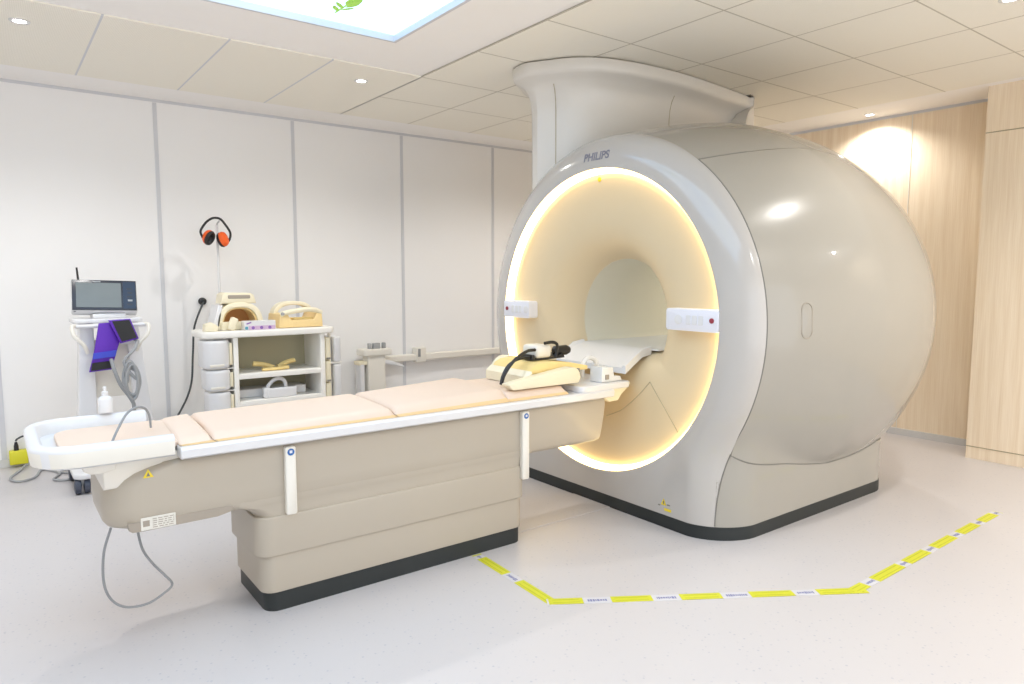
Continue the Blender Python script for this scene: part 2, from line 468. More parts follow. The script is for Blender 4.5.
def zmeet(x): return ZCN-math.sqrt(max(rdrum(x)**2-wbase(x)**2, 0))
lowc = catmull([(2.674, .425, 0), (2.711, .408, 0), (2.80, .368, 0), (2.95, .338, 0), (3.10, .318, 0), (3.2, .300, 0), (3.3, .283, 0), (3.42, .266, 0)], 6)
def zseam(x):
    for u_, v_ in zip(lowc, lowc[1:]):
        if u_.x <= x <= v_.x: return min(zmeet(x), u_.y+(v_.y-u_.y)*(x-u_.x)/(v_.x-u_.x))
    return zmeet(x)
# drum covers: two sides and a top, parted along lines 37 degrees from the crown
def drum_part(name, p0, p1, m='cover'):
    n = max(8, int(math.degrees(p1-p0)/.75))
    P = [p0+(p1-p0)*k/n for k in range(n+1)]
    X = [X1+.004+(XM-X1)*k/22 for k in range(22)] + [XM+(XE-.03-XM)*(1-(1-k/30)**1.6) for k in range(31)]
    rows = []
    def rho(x, p):
        r = rdrum(x); c = math.cos(p)
        if c < -.3 and x < 3.45:
            rb = (wbase(x)-.0012)/max(abs(math.sin(p)), 1e-6)
            if rb > r-.05 and ZCN+rb*c > .17: return smax(r, rb, .0002+.05*min(1, max(0, (3.4-x)/.4)))
        return min(r, (ZCN-.09)/(-c)) if c < -.05 else r
    rows.append([pt(X1+.012, rho(X1, p)-.03, p) for p in P])
    for x in X: rows.append([pt(x, rho(x, p), p) for p in P])
    xe = X[-1]
    rows.append([pt(xe+.015, min(rho(xe, p)*.7, .55), p) for p in P]); rows.append([pt(xe+.015, .36, p) for p in P])
    bm = B(); grid(bm, rows); return obj(name, bm, m, sc)
A = math.radians(37); g = .0025
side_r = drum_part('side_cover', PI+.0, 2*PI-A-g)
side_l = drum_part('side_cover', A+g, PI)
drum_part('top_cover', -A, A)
def seam(name, pts, r=.0035, m='seam', parent=None):
    bm = B(); tube(bm, pts, r, n=2, seg=6); return obj(name, bm, m, parent or sc)
seam('cover_seam', [pt(X1+.003, R1-.0005, PI*2-A+math.radians(-i)) for i in range(0, 91, 2)], .004)
seam('cover_seam', [pt(X1+.003, R1-.0005, PI*2-A+math.radians(i)) for i in range(0, 74, 2)], .002, 'ledge')
seam('cover_seam', [pt(x, rdrum(x)-.001, -A) for x in [X1+.01+.02*i for i in range(16)]], .004)
# lower body of the scanner
plan = []
for i in range(14): x = XS+.001+(X0+.24-XS)*(i/13)**1.2; plan.append((x, YC-wbase(x)))
for i in range(13):
    t = -PI/2+PI/2*i/12; plan.append((4.22-.2+.2*math.cos(t), YC-.869+.2+.2*math.sin(t)))
plan = plan + [(x, 2*YC-y) for x, y in plan[::-1]]
def btop(x): return zseam(x)-.001 if x < 4.0 else zmeet(4.0)
pl2 = []
for q0, q1 in zip(plan, plan[1:]+plan[:1]):   # denser along the straight sides
    n_ = max(1, int(math.hypot(q1[0]-q0[0], q1[1]-q0[1])/.04)) if q0[0] > XS+.01 or q1[0] > XS+.01 else 1
    for k in range(n_): pl2.append((q0[0]+(q1[0]-q0[0])*k/n_, q0[1]+(q1[1]-q0[1])*k/n_))
cxy = ((XS+4.22)/2, YC)
def pull(p_, d_):
    v_ = Vector((cxy[0]-p_[0], cxy[1]-p_[1])).normalized()*d_; return (p_[0]+v_.x, p_[1]+v_.y)
rows = [[(x, y, ZB) for x, y in pl2], [(x, y, btop(x)) for x, y in pl2], [(*pull((x, y), .03), btop(x)-.004) for x, y in pl2]]
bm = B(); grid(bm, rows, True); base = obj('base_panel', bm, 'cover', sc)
# seam where the drum meets the lower body
seam('cover_seam', [(x, YC-wbase(x)-.0006, zseam(x)) for x in [XS+.003+(4.0-XS)*i/40 for i in range(41)]], .003)
edge = [Vector(q) for q, p in zip(rows_end, ph) if PI < p < 2*PI and ZB-.001 < q[2] < .43]
seam('cover_seam', [(e.x-.0005, e.y-.0008, e.z) for e in edge[::3]], .0028)
# dark kick strip
kp = []
for i in range(26): x = X0+.24*(i/25)**2; kp.append((x, YC-wbase(x)))
for i in range(13):
    t = -PI/2+PI/2*i/12; kp.append((4.22-.2+.2*math.cos(t), YC-.869+.2+.2*math.sin(t)))
kp = kp + [(x, 2*YC-y) for x, y in kp[::-1]]
bm = B(); prism(bm, offs(kp, -.0015) if sum(kp[i-1][0]*kp[i][1]-kp[i][0]*kp[i-1][1] for i in range(len(kp))) > 0 else kp, 0, ZB+.004); obj('kick_strip', bm, 'kick', sc)
# light ring: the luminous inner lip of the front cover
bm = B(); grid(bm, [[pt(X0+.006, RR-.001, p) for p in ph], [pt(X0+.03, RR-.010, p) for p in ph], [pt(X0+.052, RR-.024, p) for p in ph]], True); obj('light_ring', bm, 'ring', sc)
# bore funnel
RF, RB, XF, XB = RR-.03, .338, X0+.046, 2.865
def xf(r):
    t = min(max((RF-r)/(RF-RB), 0), 1); return XF+(XB-XF)*(.12*t+.88*t**6)
ZBF = .845
def rD(p, r=RB):
    c = -math.cos(p); return min(r, (ZCN-ZBF)/c) if c > .1 else r
rows = [[pt(XF+.02, RF+.012, p) for p in ph], [pt(XF+.002, RF+.004, p) for p in ph]]
for i in range(29):
    t = 1-(1-i/28)**1.7; x = xf(RF+(RB-RF)*t); rows.append([pt(x, RF+(rD(p)-RF)*t, p) for p in ph])
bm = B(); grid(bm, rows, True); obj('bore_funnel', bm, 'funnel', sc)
bm = B(); grid(bm, [[pt(XB-.004, rD(p)+.008, p) for p in ph[::3]]] + [[pt(x, rD(p)+.0005, p) for p in ph[::3]] for x in (XB-.003, 3.2, 3.8, 4.3, 4.79)], True); obj('bore_tube', bm, 'bore', sc)
# panel seams of the funnel
def ft(r, deg):
    p = math.radians(deg); t = (RF-r)/(RF-rD(p)); return pt(xf(RF+(RB-RF)*t)-.001, r, p)
seam('funnel_seam', [ft(.52, 186)] + [ft(.46+.06*(1-t)**2, 190+40*t) for t in (.2, .4, .6, .8, 1)], .0025, 'seam_soft')
seam('funnel_seam', [ft(.46+.3*t, 230-3*t) for t in (0, .25, .5, .75, 1)], .0022, 'seam_soft')
bm = B(); box(bm, 3.35, 4.6, YC-.03, YC+.03, ZCN+RB-.012, ZCN+RB-.004); obj('bore_fill', bm, 'borefill', sc)  # unseen glowing strip, added to brighten the bore interior
# floor of the bore and the ramp in front of it
zb = .852; hw = .30
bm = B(); prism(bm, rrect(2.80, 4.7, YC-hw, YC+hw, [0, .02, .02, 0]), zb-.008, zb, bev=.002, seg=1); obj('bore_bed', bm, 'white', sc)
bm = B()
prof = [(2.605, .765), (2.63, .78), (2.67, .806), (2.73, .842), (2.80, .853)]
rows = [[(x, YC-.25, z-.03), (x, YC-.25, z+.012), (x, YC-.232, z+.014), (x, YC-.222, z), (x, YC+.262, z), (x, YC+.275, z+.014), (x, YC+.295, z+.012), (x, YC+.295, z-.03)] for x, z in prof]
V = grid(bm, rows, True); cap(bm, V[0][::-1]); cap(bm, V[-1]); obj('bore_ramp', bm, 'white', sc)
# control panels on the ring
def control(sign):
    ya = YC+sign*.49 if sign > 0 else YC-.49
    if sign > 0: y0, y1 = 3.30, 3.553
    else: y0, y1 = 1.935, 2.236
    z0, z1 = .982, 1.086
    bm = B(); prism(bm, rrect(y0, y1, z0, z1, .014), X0-.006, X0+.085, 'x', bev=.005); c = obj('control_panel', bm, 'panelwhite', sc)
    d = 1 if sign > 0 else -1
    yo = y1 if sign > 0 else y0
    bm = B(); lathe(bm, [(.012, 0), (.012, -.004), (.009, -.006)], (X0-.006, yo-d*.034, (z0+z1)/2+.002), 'x', 24); o = obj('stop_button', bm, 'red', c); o['label'] = 'dark red round button'
    bm = B(); lathe(bm, [(.022, 0), (.022, -.002), (.019, -.003)], (X0-.006, yo-d*.225, (z0+z1)/2), 'x', 28); obj('dial', bm, 'white', c)
    for k in range(3):
        bm = B(); yy = yo-d*(.095+.036*k); prism(bm, rrect(yy-.013, yy+.013, (z0+z1)/2-.022, (z0+z1)/2+.022, .006), X0-.0085, X0-.005, 'x', bev=.001, seg=1); obj('key', bm, 'white', c)
    return c
control(1); control(-1)
# laser aperture at the top of the ring
r = .757
bm = B(); lathe(bm, [(.012, 0), (.012, -.006), (.007, -.007)], (xf(r)+.002, YC+.012, ZCN+r), 'x', 20); o = obj('laser_window', bm, 'sticker', sc)
# lettering
bm = text_mesh('PHILIPS', .060, .0006)
mt = Matrix(((0, 0, -1, X0+.0030), (-1, 0, 0, YC-.005), (0, 1, 0, ZCN+.853), (0, 0, 0, 1)))
bm.transform(mt)
for v in bm.verts:   # lay it on the curved cover
    rr = math.hypot(v.co.y-YC, v.co.z-ZCN); s = min(max((rr-RR-.02)/(R1-RR-.02), 0), 1)*math.sin(math.radians(80))
    v.co.x += (X1-X0)*(1-math.cos(math.asin(s)))/(1-math.cos(math.radians(80))) - .0045
o = obj('lettering', bm, 'logo', sc, smooth=False)
# oval latch recess on the side cover
lat = []
pc = (2.935, 1.038)
def side_y(x, z): return YC-math.sqrt(rdrum(x)**2-(z-ZCN)**2)
for k in range(48):
    a = 2*PI*k/48; sx = .03*math.cos(a); sz = .03*math.sin(a)+(.05 if math.sin(a) > 0 else -.05)
    x, z = pc[0]+sx, pc[1]+sz; lat.append((x, side_y(x, z)-.0005, z))
bm = B(); tube(bm, lat+lat[:1], .0024, n=1, seg=6, smooth=False); obj('latch_outline', bm, 'ledge', sc)
bm = B()
rowsl = [[(pc[0]+(p[0]-pc[0])*q, side_y(pc[0]+(p[0]-pc[0])*q, pc[1]+(p[2]-pc[1])*q)-.0006-.0014*(1-q), pc[1]+(p[2]-pc[1])*q) for p in lat] for q in (.92, .6, .2, .02)]
grid(bm, rowsl, True); obj('latch', bm, 'cover', sc)
# warning marks low on the front
bm = B()
vs = [(X0-.001, 2.248, .112), (X0-.001, 2.212, .112), (X0-.001, 2.230, .146)]
bm.faces.new([bm.verts.new(v) for v in vs]); obj('warning_sticker', bm, 'sticker', sc, smooth=False)
bm = B(); box(bm, X0-.0012, X0-.0004, 2.182, 2.226, .086, .099)
o = obj('warning_sticker', bm, 'sticker', sc, smooth=False)
for y0_, y1_, z0_, z1_ in ((2.252, 2.264, .104, .110), (2.19, 2.208, .116, .122), (2.227, 2.233, .118, .132)):
    bm = B(); box(bm, X0-.0022, X0-.0008, y0_, y1_, z0_, z1_); obj('sticker_print', bm, 'seam', sc, smooth=False)
# duct cover between magnet and ceiling: flared lip
SCD = 1.0431
rim = [(2.440, 3.21), (2.438, 3.12), (2.495, 3.02), (2.569, 2.903), (2.698, 2.806), (2.878, 2.757), (3.094, 2.735), (3.355, 2.736), (3.676, 2.766), (4.04, 2.815), (4.085, 2.86), (4.085, 3.5), (4.04, 3.56), (3.4, 3.60), (3.0, 3.58), (2.75, 3.50), (2.57, 3.36), (2.47, 3.28)]
rc = [Vector((p.x, p.y)) for p in catmull([(x, y, 0) for x, y in [(q_[0]*SCD, q_[1]*SCD) for q_ in rim + rim[:1]]], 6)][:-1]
cen = Vector((3.25, 3.17))
A_ = sum(rc[i-1].x*rc[i].y-rc[i].x*rc[i-1].y for i in range(len(rc)))
if A_ < 0: rc = rc[::-1]
rows = []
for d, z in ((.235, 1.70), (.232, 2.0), (.227, 2.20), (.215, 2.26), (.19, 2.305), (.15, 2.34), (.09, 2.362), (.04, 2.376), (.012, 2.386), (.002, 2.40), (.0, 2.42), (.0, 2.446), (.004, 2.452), (.05, 2.452)):
    q = offs(rc, d); rows.append([(p.x, p.y, z) for p in q])
bm = B(); V = grid(bm, rows, True); cap(bm, V[-1]); dc = obj('duct_cover', bm, 'duct', sc, angle=60)
q = offs(rc, .10)
bm = B(); prism(bm, [(p.x, p.y) for p in q], 2.45, ZC-.004); obj('duct_gap_shade', bm, 'seam', sc)  # dark filler standing in for the shade in the gap below the ceiling
def near(pts, x, y): return min(range(len(pts)), key=lambda i: (pts[i]-Vector((x, y))).length)
for (x, y) in ((2.62, 3.14), (3.44, 2.855)):
    i = near(rc, x, y)
    seam('duct_seam', [(*offs(rc, d-.0005)[i], z) for d, z in ((.2345, 1.8), (.232, 2.0), (.227, 2.20), (.215, 2.26), (.19, 2.305), (.15, 2.34))], .0028, 'seam_soft')

# ------------------------------------------------------------------ patient table
tb = thing('patient_table', 'long beige scanner table with peach cushions docked at the bore', 'scanner table', (1.35, 2.745, 0))
TY0, TY1 = 2.505, 2.985
PY1 = 2.885
bm = B(); prism(bm, rrect(.758, 1.945, TY0+.002, PY1-.002, .05), 0, .075); obj('kick_strip', bm, 'kick', tb)
bm = B(); prism(bm, rrect(.748, 1.953, TY0-.001, PY1, .052), .072, .215, bev=.004); obj('lower_skirt', bm, 'table', tb)
bm = B(); prism(bm, rrect(.730, 1.966, TY0-.008, PY1+.008, .06), .213, .362, bev=.006); obj('upper_skirt', bm, 'table', tb)
# beam: plan outlines stacked by height, rounded at the foot end
lev = [(.406, .318, 2.420, .030), (.408, .300, 2.432, .018), (.416, .284, 2.440, .006), (.430, .275, 2.446, 0), (.48, .270, 2.458, 0), (.53, .272, 2.468, 0), (.555, .280, 2.472, 0), (.575, .300, 2.475, 0), (.592, .328, 2.478, .001), (.606, .366, 2.478, .003), (.618, .42, 2.478, .006), (.626, .48, 2.478, .012), (.630, .53, 2.476, .02)]
rows = [[(x, y, z) for x, y in rrect(x0-.012, x1, TY0+ins, TY1-ins, [.012, .13, .11, .012], 8)] for z, x0, x1, ins in lev]
bm = B(); V = grid(bm, rows, True); cap(bm, V[0][::-1]); cap(bm, V[-1]); bd = obj('beam', bm, 'table', tb, angle=60)
PY1 = 2.885
rows = [[(x, y, z) for x, y in rrect(x0, x1, TY0+ins, PY1-ins, .06, 8)] for z, x0, x1, ins in ((.352, .742, 1.962, -.0006), (.37, .735, 1.965, -.0006), (.388, .715, 1.975, -.0006), (.402, .685, 1.99, -.0006), (.411, .645, 2.02, -.0006), (.424, .625, 2.045, -.0006), (.434, .62, 2.05, -.0004))]
bm = B(); V = grid(bm, rows, True); cap(bm, V[0][::-1]); cap(bm, V[-1]); obj('pedestal_head', bm, 'table', tb, angle=60)
# ledge along the underside of the beam, its shade put into a darker beige
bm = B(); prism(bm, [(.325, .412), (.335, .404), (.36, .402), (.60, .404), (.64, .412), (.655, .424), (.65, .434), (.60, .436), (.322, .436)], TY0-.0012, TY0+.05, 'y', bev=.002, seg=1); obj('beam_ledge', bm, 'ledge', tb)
# tray at the foot end, U-shaped trough
def ushape(x0, x1, y0, y1, r, n=14):
    pts = [(x1, y0)]
    yc0, yc1 = y0+r, y1-r
    for k in range(n+1):
        t = math.radians(270-90*k/n); pts.append((x0+r+r*math.cos(t), yc0+r*math.sin(t)))
    for k in range(n+1):
        t = math.radians(180-90*k/n); pts.append((x0+r+r*math.cos(t), yc1+r*math.sin(t)))
    pts.append((x1, y1)); return pts
TE = .468
o1 = ushape(.072, TE, 2.472, 3.045, .13); i1 = ushape(.115, TE, 2.52, 2.992, .09)
o2 = ushape(.092, TE, 2.486, 3.03, .12)
rows = [[(x, y, .645) for x, y in o2], [(x, y, .652) for x, y in ushape(.077, TE, 2.476, 3.041, .128)], [(x, y, .698) for x, y in o1], [(x, y, .709) for x, y in ushape(.076, TE, 2.476, 3.041, .128)],
        [(x, y, .716) for x, y in ushape(.086, TE, 2.486, 3.03, .12)], [(x, y, .716) for x, y in ushape(.104, TE, 2.506, 3.007, .10)], [(x, y, .710) for x, y in ushape(.111, TE, 2.514, 2.999, .095)], [(x, y, .670) for x, y in i1], [(x, y, .665) for x, y in ushape(.125, TE, 2.53, 2.982, .085)]]
bm = B(); V = grid(bm, rows); cap(bm, V[0]); cap(bm, V[-1][::-1])
for k in (0, -1):
    cap(bm, [r[k] for r in V])
ft_ = obj('foot_tray', bm, ['white', 'offwhite'], tb, angle=50)
for q_ in ft_.data.polygons:
    if q_.center.z < .70 and abs(q_.normal.z) < .5 and (q_.center.y+2.745 < 2.50 or q_.center.x+1.35 < .10): q_.material_index = 1
bm = B(); prism(bm, rrect(.16, .53, 2.53, 2.977, .07), .664, .680, bev=.006); o = obj('tray_pad', bm, 'cush', tb)
# neck under the tray
bm = B(); prism(bm, [(.262, .65), (.264, .55), (.38, .55), (.44, .615), (.56, .628), (.56, .65)], 2.535, 2.95, 'y', bev=.012); obj('tray_neck', bm, 'offwhite', tb)
bm = B(); prism(bm, [(.205, .65), (.21, .625), (.23, .612), (.262, .610), (.30, .62), (.30, .65)], 2.52, 2.97, 'y', bev=.008); obj('tray_bracket', bm, 'offwhite', tb)
# table top rail
bm = B(); prism(bm, [(2.468, .636), (2.476, .630), (2.5, .629), (2.99, .629), (3.014, .630), (3.022, .636), (3.024, .662), (3.016, .670), (2.474, .670), (2.466, .662)], .485, 2.50, 'x', bev=.004, seg=2); obj('table_top', bm, 'white', tb)
# cushions
def cushion(name, x0, x1, zl, zr, lean=.03):
    bm = B(); n = 16
    prof = []   # across y
    for k in range(17):
        s = k/16; y = 2.497+.49*s
        e = min(s, 1-s)*.49
        h = (1-(1-min(e/.03, 1))**2)**.5 if e < .03 else 1
        crown = .006*math.sin(PI*s)
        prof.append((y, h, crown))
    rows = []
    xsn = [0, .004, .012, .03] + [.03+(x1-x0-.06)*k/8 for k in range(1, 8)] + [x1-x0-.03, x1-x0-.012, x1-x0-.004, x1-x0]
    for xx in xsn:
        e = min(xx, x1-x0-xx); hx = (1-(1-min(e/.02, 1))**2)**.5 if e < .02 else 1
        zt = zl+(zr-zl)*xx/(x1-x0)
        row = [(x0+xx, prof[0][0], .6705)]
        for (y, h, c) in prof:
            sh = lean*(.5-(y-2.497)/.49)*-1
            row.append((x0+xx+sh, y, .6705+(zt-.6705)*(.35+.65*h*hx)+c*hx))
        row.append((x0+xx+lean*.5, prof[-1][0], .6705)); rows.append(row)
    V = grid(bm, rows); cap(bm, V[0]); cap(bm, V[-1])
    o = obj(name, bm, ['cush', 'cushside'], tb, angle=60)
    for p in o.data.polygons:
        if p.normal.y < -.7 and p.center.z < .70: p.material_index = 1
    return o
cushion('cushion', .50, .605, .686, .694)
cushion('cushion', .609, 1.300, .694, .703)
cushion('cushion', 1.304, 1.862, .703, .728)
cushion('cushion', 1.866, 2.22, .708, .708)
# upright white grips with round marks on the near side
for x, z0 in ((.855, .363), (1.948, .30)):
    bm = B(); prism(bm, rrect(x-.021, x+.019, z0, .618, .008), TY0-.022, TY0+.004, 'y', bev=.006, seg=2); gp = obj('side_grip', bm, 'offwhite', tb)
    bm = B(); lathe(bm, [(.013, 0), (.013, -.0015)], (x, TY0-.0215, .598), 'y', 24); o = obj('round_mark', bm, 'bluemark', gp); o['label'] = 'small blue round mark'
    bm = B(); box(bm, x-.005, x+.005, TY0-.0238, TY0-.0228, .594, .604); obj('mark_symbol', bm, 'white', gp, smooth=False)
# stickers on the beam
bm = B(); bm.faces.new([bm.verts.new(v) for v in ((.373, TY0-.0006, .580), (.405, TY0-.0006, .580), (.389, TY0-.0006, .608))]); obj('warning_triangle', bm, 'sticker', tb, smooth=False)
bm = B(); bm.faces.new([bm.verts.new(v) for v in ((.383, TY0-.0012, .584), (.395, TY0-.0012, .584), (.389, TY0-.0012, .599))]); obj('triangle_print', bm, 'seam', tb, smooth=False)
bm = B(); box(bm, .36, .465, TY0-.003, TY0-.001, .405, .448, .001, 1); lb = obj('rating_label', bm, 'labelm', tb, smooth=False)
bm = B(); rnd = random.Random(5)
for k in range(5):
    z = .440-.007*k; x = .395
    while x < .458:
        w = rnd.uniform(.006, .016); box(bm, x, min(x+w, .46), TY0-.0038, TY0-.0029, z-.0012, z+.0012); x += w+.004
box(bm, .366, .386, TY0-.0038, TY0-.0029, .418, .438)
obj('label_print', bm, 'ledge', lb, smooth=False)
# head end bracket beneath the bore ramp
bm = B(); prism(bm, [(2.44, .64), (2.50, .60), (2.56, .602), (2.585, .632), (2.62, .655), (2.648, .68), (2.642, .695), (2.44, .695)], 2.50, 2.99, 'y', bev=.008); obj('head_end_bracket', bm, 'cream', tb)
bm = B(); prism(bm, rrect(2.28, 2.63, 2.475, 3.015, .03), .668, .700, bev=.008); obj('head_end_plate', bm, 'white', tb)

# ---------- things on the table
cb = thing('spine_coil', 'cream moulded spine coil shell with yellow pad at the head end of the table', 'scanner coil', (2.10, 2.745, .70))
def shell_side(y0, y1):
    out = [(1.875, .744), (1.93, .753), (2.02, .765), (2.15, .782), (2.25, .794), (2.29, .786), (2.308, .76), (2.312, .738), (2.30, .7165), (1.90, .7165), (1.89, .722), (1.875, .738)] if y0 < 2.7 else [(2.085, .748), (2.10, .785), (2.13, .812), (2.16, .822), (2.20, .818), (2.275, .805), (2.305, .770), (2.312, .738), (2.30, .7165), (2.10, .7165), (2.09, .722), (2.083, .738)]
    q = [(p.x, p.y) for p in catmull([(x, z, 0) for x, z in out[:-4]], 4)]+out[-4:]
    bm = B(); prism(bm, q, y0, y1, 'y', bev=.005, seg=3); return bm
obj('side_wall', shell_side(2.515, 2.575), 'cream', cb); obj('side_wall', shell_side(2.91, 2.97), 'cream', cb)
bm = B(); prism(bm, [(2.02, .76), (2.05, .785), (2.06, .76), (2.28, .76), (2.28, .7165), (2.02, .7165)], 2.57, 2.915, 'y', bev=.008); obj('shell_floor', bm, 'cream', cb)
bm = B(); prism(bm, [(2.045, .768), (2.065, .80), (2.10, .817), (2.20, .820), (2.34, .803), (2.43, .784), (2.43, .764), (2.28, .762)], 2.59, 2.90, 'y', bev=.008); o = obj('foam_pad', bm, 'foam', cb); o['label'] = 'yellow foam pad'
bm = B(); box(bm, 2.306, 2.322, 2.53, 2.545, .765, .785, .004, 2); obj('latch', bm, 'seam', cb)

cn = thing('coil_connector', 'white coil plug block with black clips and two black cables on the spine coil', 'connector', (2.2, 2.74, .80))
bm = B(); box(bm, 2.15, 2.25, 2.66, 2.78, .829, .896, .018, 3); obj('plug_body', bm, 'offwhite', cn)
bm = B(); tube(bm, [(2.20, 2.66, .905), (2.25, 2.66, .908), (2.285, 2.665, .895), (2.29, 2.67, .86), (2.28, 2.67, .83)], .008); obj('clip', bm, 'black', cn)
bm = B(); lathe(bm, [(.012, -.055), (.024, -.045), (.026, .03), (.018, .05)], (2.345, 2.70, .858), 'x', 20); obj('lens_knob', bm, 'black', cn)
bm = B(); prism(bm, [(2.125, .824), (2.14, .8215), (2.34, .824), (2.33, .845), (2.27, .834), (2.15, .830), (2.14, .85), (2.125, .85)], 2.665, 2.76, 'y', bev=.003, seg=2); obj('clamp', bm, 'black', cn)
bm = B(); tube(bm, [(2.14, 2.66, .876), (2.08, 2.65, .873), (2.0, 2.64, .838), (1.945, 2.64, .782), (1.918, 2.64, .726)], .008); obj('cable', bm, 'black', cn)
bm = B(); tube(bm, [(2.12, 2.68, .838), (2.05, 2.67, .836), (1.985, 2.665, .815), (1.945, 2.66, .77), (1.93, 2.66, .724)], .006); obj('cable', bm, 'black', cn)

sk1 = thing('coil_socket', 'clear white plastic coil socket standing on the table end before the bore', 'socket', (2.47, 2.56, .70))
bm = B(); prism(bm, [(2.45, .702), (2.595, .702), (2.585, .725), (2.54, .73), (2.53, .775), (2.455, .78)], 2.51, 2.60, 'y', bev=.005); obj('socket_body', bm, 'clear', sk1)
bm = B(); tube(bm, [(2.455, 2.66, .715), (2.46, 2.66, .78), (2.50, 2.66, .812), (2.55, 2.66, .79), (2.565, 2.66, .715)], .013); obj('socket_arch', bm, 'clear', sk1)
bm = B(); box(bm, 2.474, 2.50, 2.505, 2.512, .715, .74, .002, 1); obj('socket_contact', bm, 'ledge', sk1)

bt = thing('pump_bottle', 'small white bottle with cap standing on the foot tray rim', 'bottle', (.335, 3.01, .7225))
bm = B(); lathe(bm, [(.018, 0), (.0245, .003), (.0245, .05), (.02, .06), (.010, .065)], (.335, 3.01, .7225), seg=28); obj('bottle_body', bm, 'white', bt)
bm = B(); lathe(bm, [(.011, .064), (.011, .080), (.006, .082), (.006, .098), (.003, .1)], (.335, 3.01, .7225), seg=20); obj('cap', bm, 'white', bt)
bm = B(); tube(bm, [(.30, 2.60, .687), (.325, 2.66, .715), (.365, 2.73, .757), (.40, 2.76, .772), (.43, 2.78, .764), (.446, 2.79, .735), (.45, 2.79, .688)], .0042)
tag(obj('sensor_cable', bm, 'hose'), 'grey cable arching up out of the foot tray beside the first cushion', 'cable')
bm = B(); tube(bm, [(.285, 2.60, .405), (.262, 2.60, .33), (.255, 2.60, .25), (.262, 2.60, .19), (.285, 2.60, .145), (.325, 2.60, .118), (.385, 2.60, .115), (.435, 2.60, .137), (.462, 2.60, .162), (.44, 2.60, .20), (.405, 2.60, .25), (.375, 2.60, .31), (.36, 2.60, .398)], .0042)
tag(obj('trailing_cable', bm, 'hose'), 'grey cable hanging in a loop beneath the foot end of the table', 'cable')

# ------------------------------------------------------------------ floor marking tape
def tape(a, b, segs, label, w=.047, z=.0006):
    a, b = Vector(a), Vector(b); L = (b-a).length; d = (b-a)/L; nrm = Vector((-d.y, d.x))
    t = thing('floor_tape', label, 'tape', (*((a+b)/2), 0), 'marking tape round the scanner')
    def strip(bm, s0, s1, v0, v1, h):
        q = [a+d*s0+nrm*v0, a+d*s1+nrm*v0, a+d*s1+nrm*v1, a+d*s0+nrm*v1]
        lo = [bm.verts.new((p.x, p.y, .0002)) for p in q]; hi = [bm.verts.new((p.x, p.y, h)) for p in q]
        bm.faces.new(hi); bm.faces.new(lo[::-1])
        for k in range(4): bm.faces.new((lo[k], lo[(k+1) % 4], hi[(k+1) % 4], hi[k]))
    bm = B(); strip(bm, 0, L, -w/2, w/2, z); obj('tape_band', bm, 'tape_white', t, smooth=False)
    rnd = random.Random(len(segs))
    def mi_(bm, n0, k):
        bm.faces.ensure_lookup_table()
        for f_ in bm.faces[n0:]: f_.material_index = k
    for (s0, s1) in segs:
        bm = B(); strip(bm, s0, s1, -w/2, w/2, z+.0004); n0 = len(bm.faces)
        if s1-s0 > .05:
            for v in (-.011, .011): strip(bm, s0+.015, s1-.015, v-.0022, v+.0022, z+.0007)
        mi_(bm, n0, 1); obj('yellow_field', bm, ['tape', 'tape_line'], t, smooth=False)
    for g0, g1 in [(segs[i][1], segs[i+1][0]) for i in range(len(segs)-1)]:
        bm = B(); q_ = g0+(g1-g0)*.16
        while q_ < g0+(g1-g0)*.86:
            ww = rnd.uniform(.004, .009); hh = rnd.uniform(.006, .011)
            strip(bm, q_, q_+ww, -hh, hh*.7, z+.0004); q_ += ww+.0025
        obj('blue_lettering', bm, 'ink', t, smooth=False)
    return t
def seg_from(a, pts): return [((Vector(p)-Vector(a)).length, (Vector(q)-Vector(a)).length) for p, q in pts]
a = (1.678, 2.50); tape(a, (1.655, 1.945), [(.0, .012), (.045, .24), (.33, .555)], 'yellow and white marking tape running from the table foot along the floor')
a = (1.640, 1.962); tape(a, (2.715, 1.278), seg_from(a, [((1.645, 1.957), (1.757, 1.886)), ((1.851, 1.830), (1.987, 1.745)), ((2.080, 1.685), (2.217, 1.595)), ((2.312, 1.532), (2.462, 1.441)), ((2.545, 1.389), (2.714, 1.28))]), 'longest run of yellow and white marking tape, crossing the open floor before the scanner', z=.0014)
a = (2.66, 1.306); tape(a, (4.19, 1.318), seg_from(a, [((2.66, 1.306), (2.76, 1.306)), ((2.835, 1.31), (3.067, 1.31)), ((3.103+.02, 1.31), (3.324, 1.31)), ((3.40, 1.312), (3.614, 1.312)), ((3.69, 1.314), (3.89, 1.314)), ((3.955, 1.316), (4.13, 1.316)), ((4.18, 1.318), (4.185, 1.318))]), 'yellow and white marking tape leading along the scanner side towards the oak wall', z=.0022)

# ------------------------------------------------------------------ monitor cart
CY = 4.75
ct = thing('monitor_stand', 'white wheeled stand with splayed legs carrying the patient monitor', 'stand', (.56, CY, 0))
bm = B(); prism(bm, rrect(.375, .735, CY-.12, CY+.12, .03), .968, .992, bev=.008); obj('top_plate', bm, 'white', ct)
def slab(xa0, xa1, xb0, xb1, z0, z1, y0, y1):
    bm = B(); prism(bm, [(xb0, z0), (xb1, z0), (xa1, z1), (xa0, z1)], y0, y1, 'y', bev=.01, seg=3); return bm
obj('leg', slab(.415, .485, .365, .475, .10, .97, CY-.06, CY+.06), 'white', ct)
obj('leg', slab(.652, .715, .69, .80, .10, .97, CY-.06, CY+.06), 'white', ct)
bm = B(); prism(bm, rrect(.33, .84, CY-.22, CY+.22, .06), .09, .12, bev=.01); obj('base', bm, 'white', ct)
bm = B(); prism(bm, rrect(.45, .69, CY-.01, CY+.03, .01), .52, .86, bev=.006); obj('brace', bm, 'offwhite', ct)
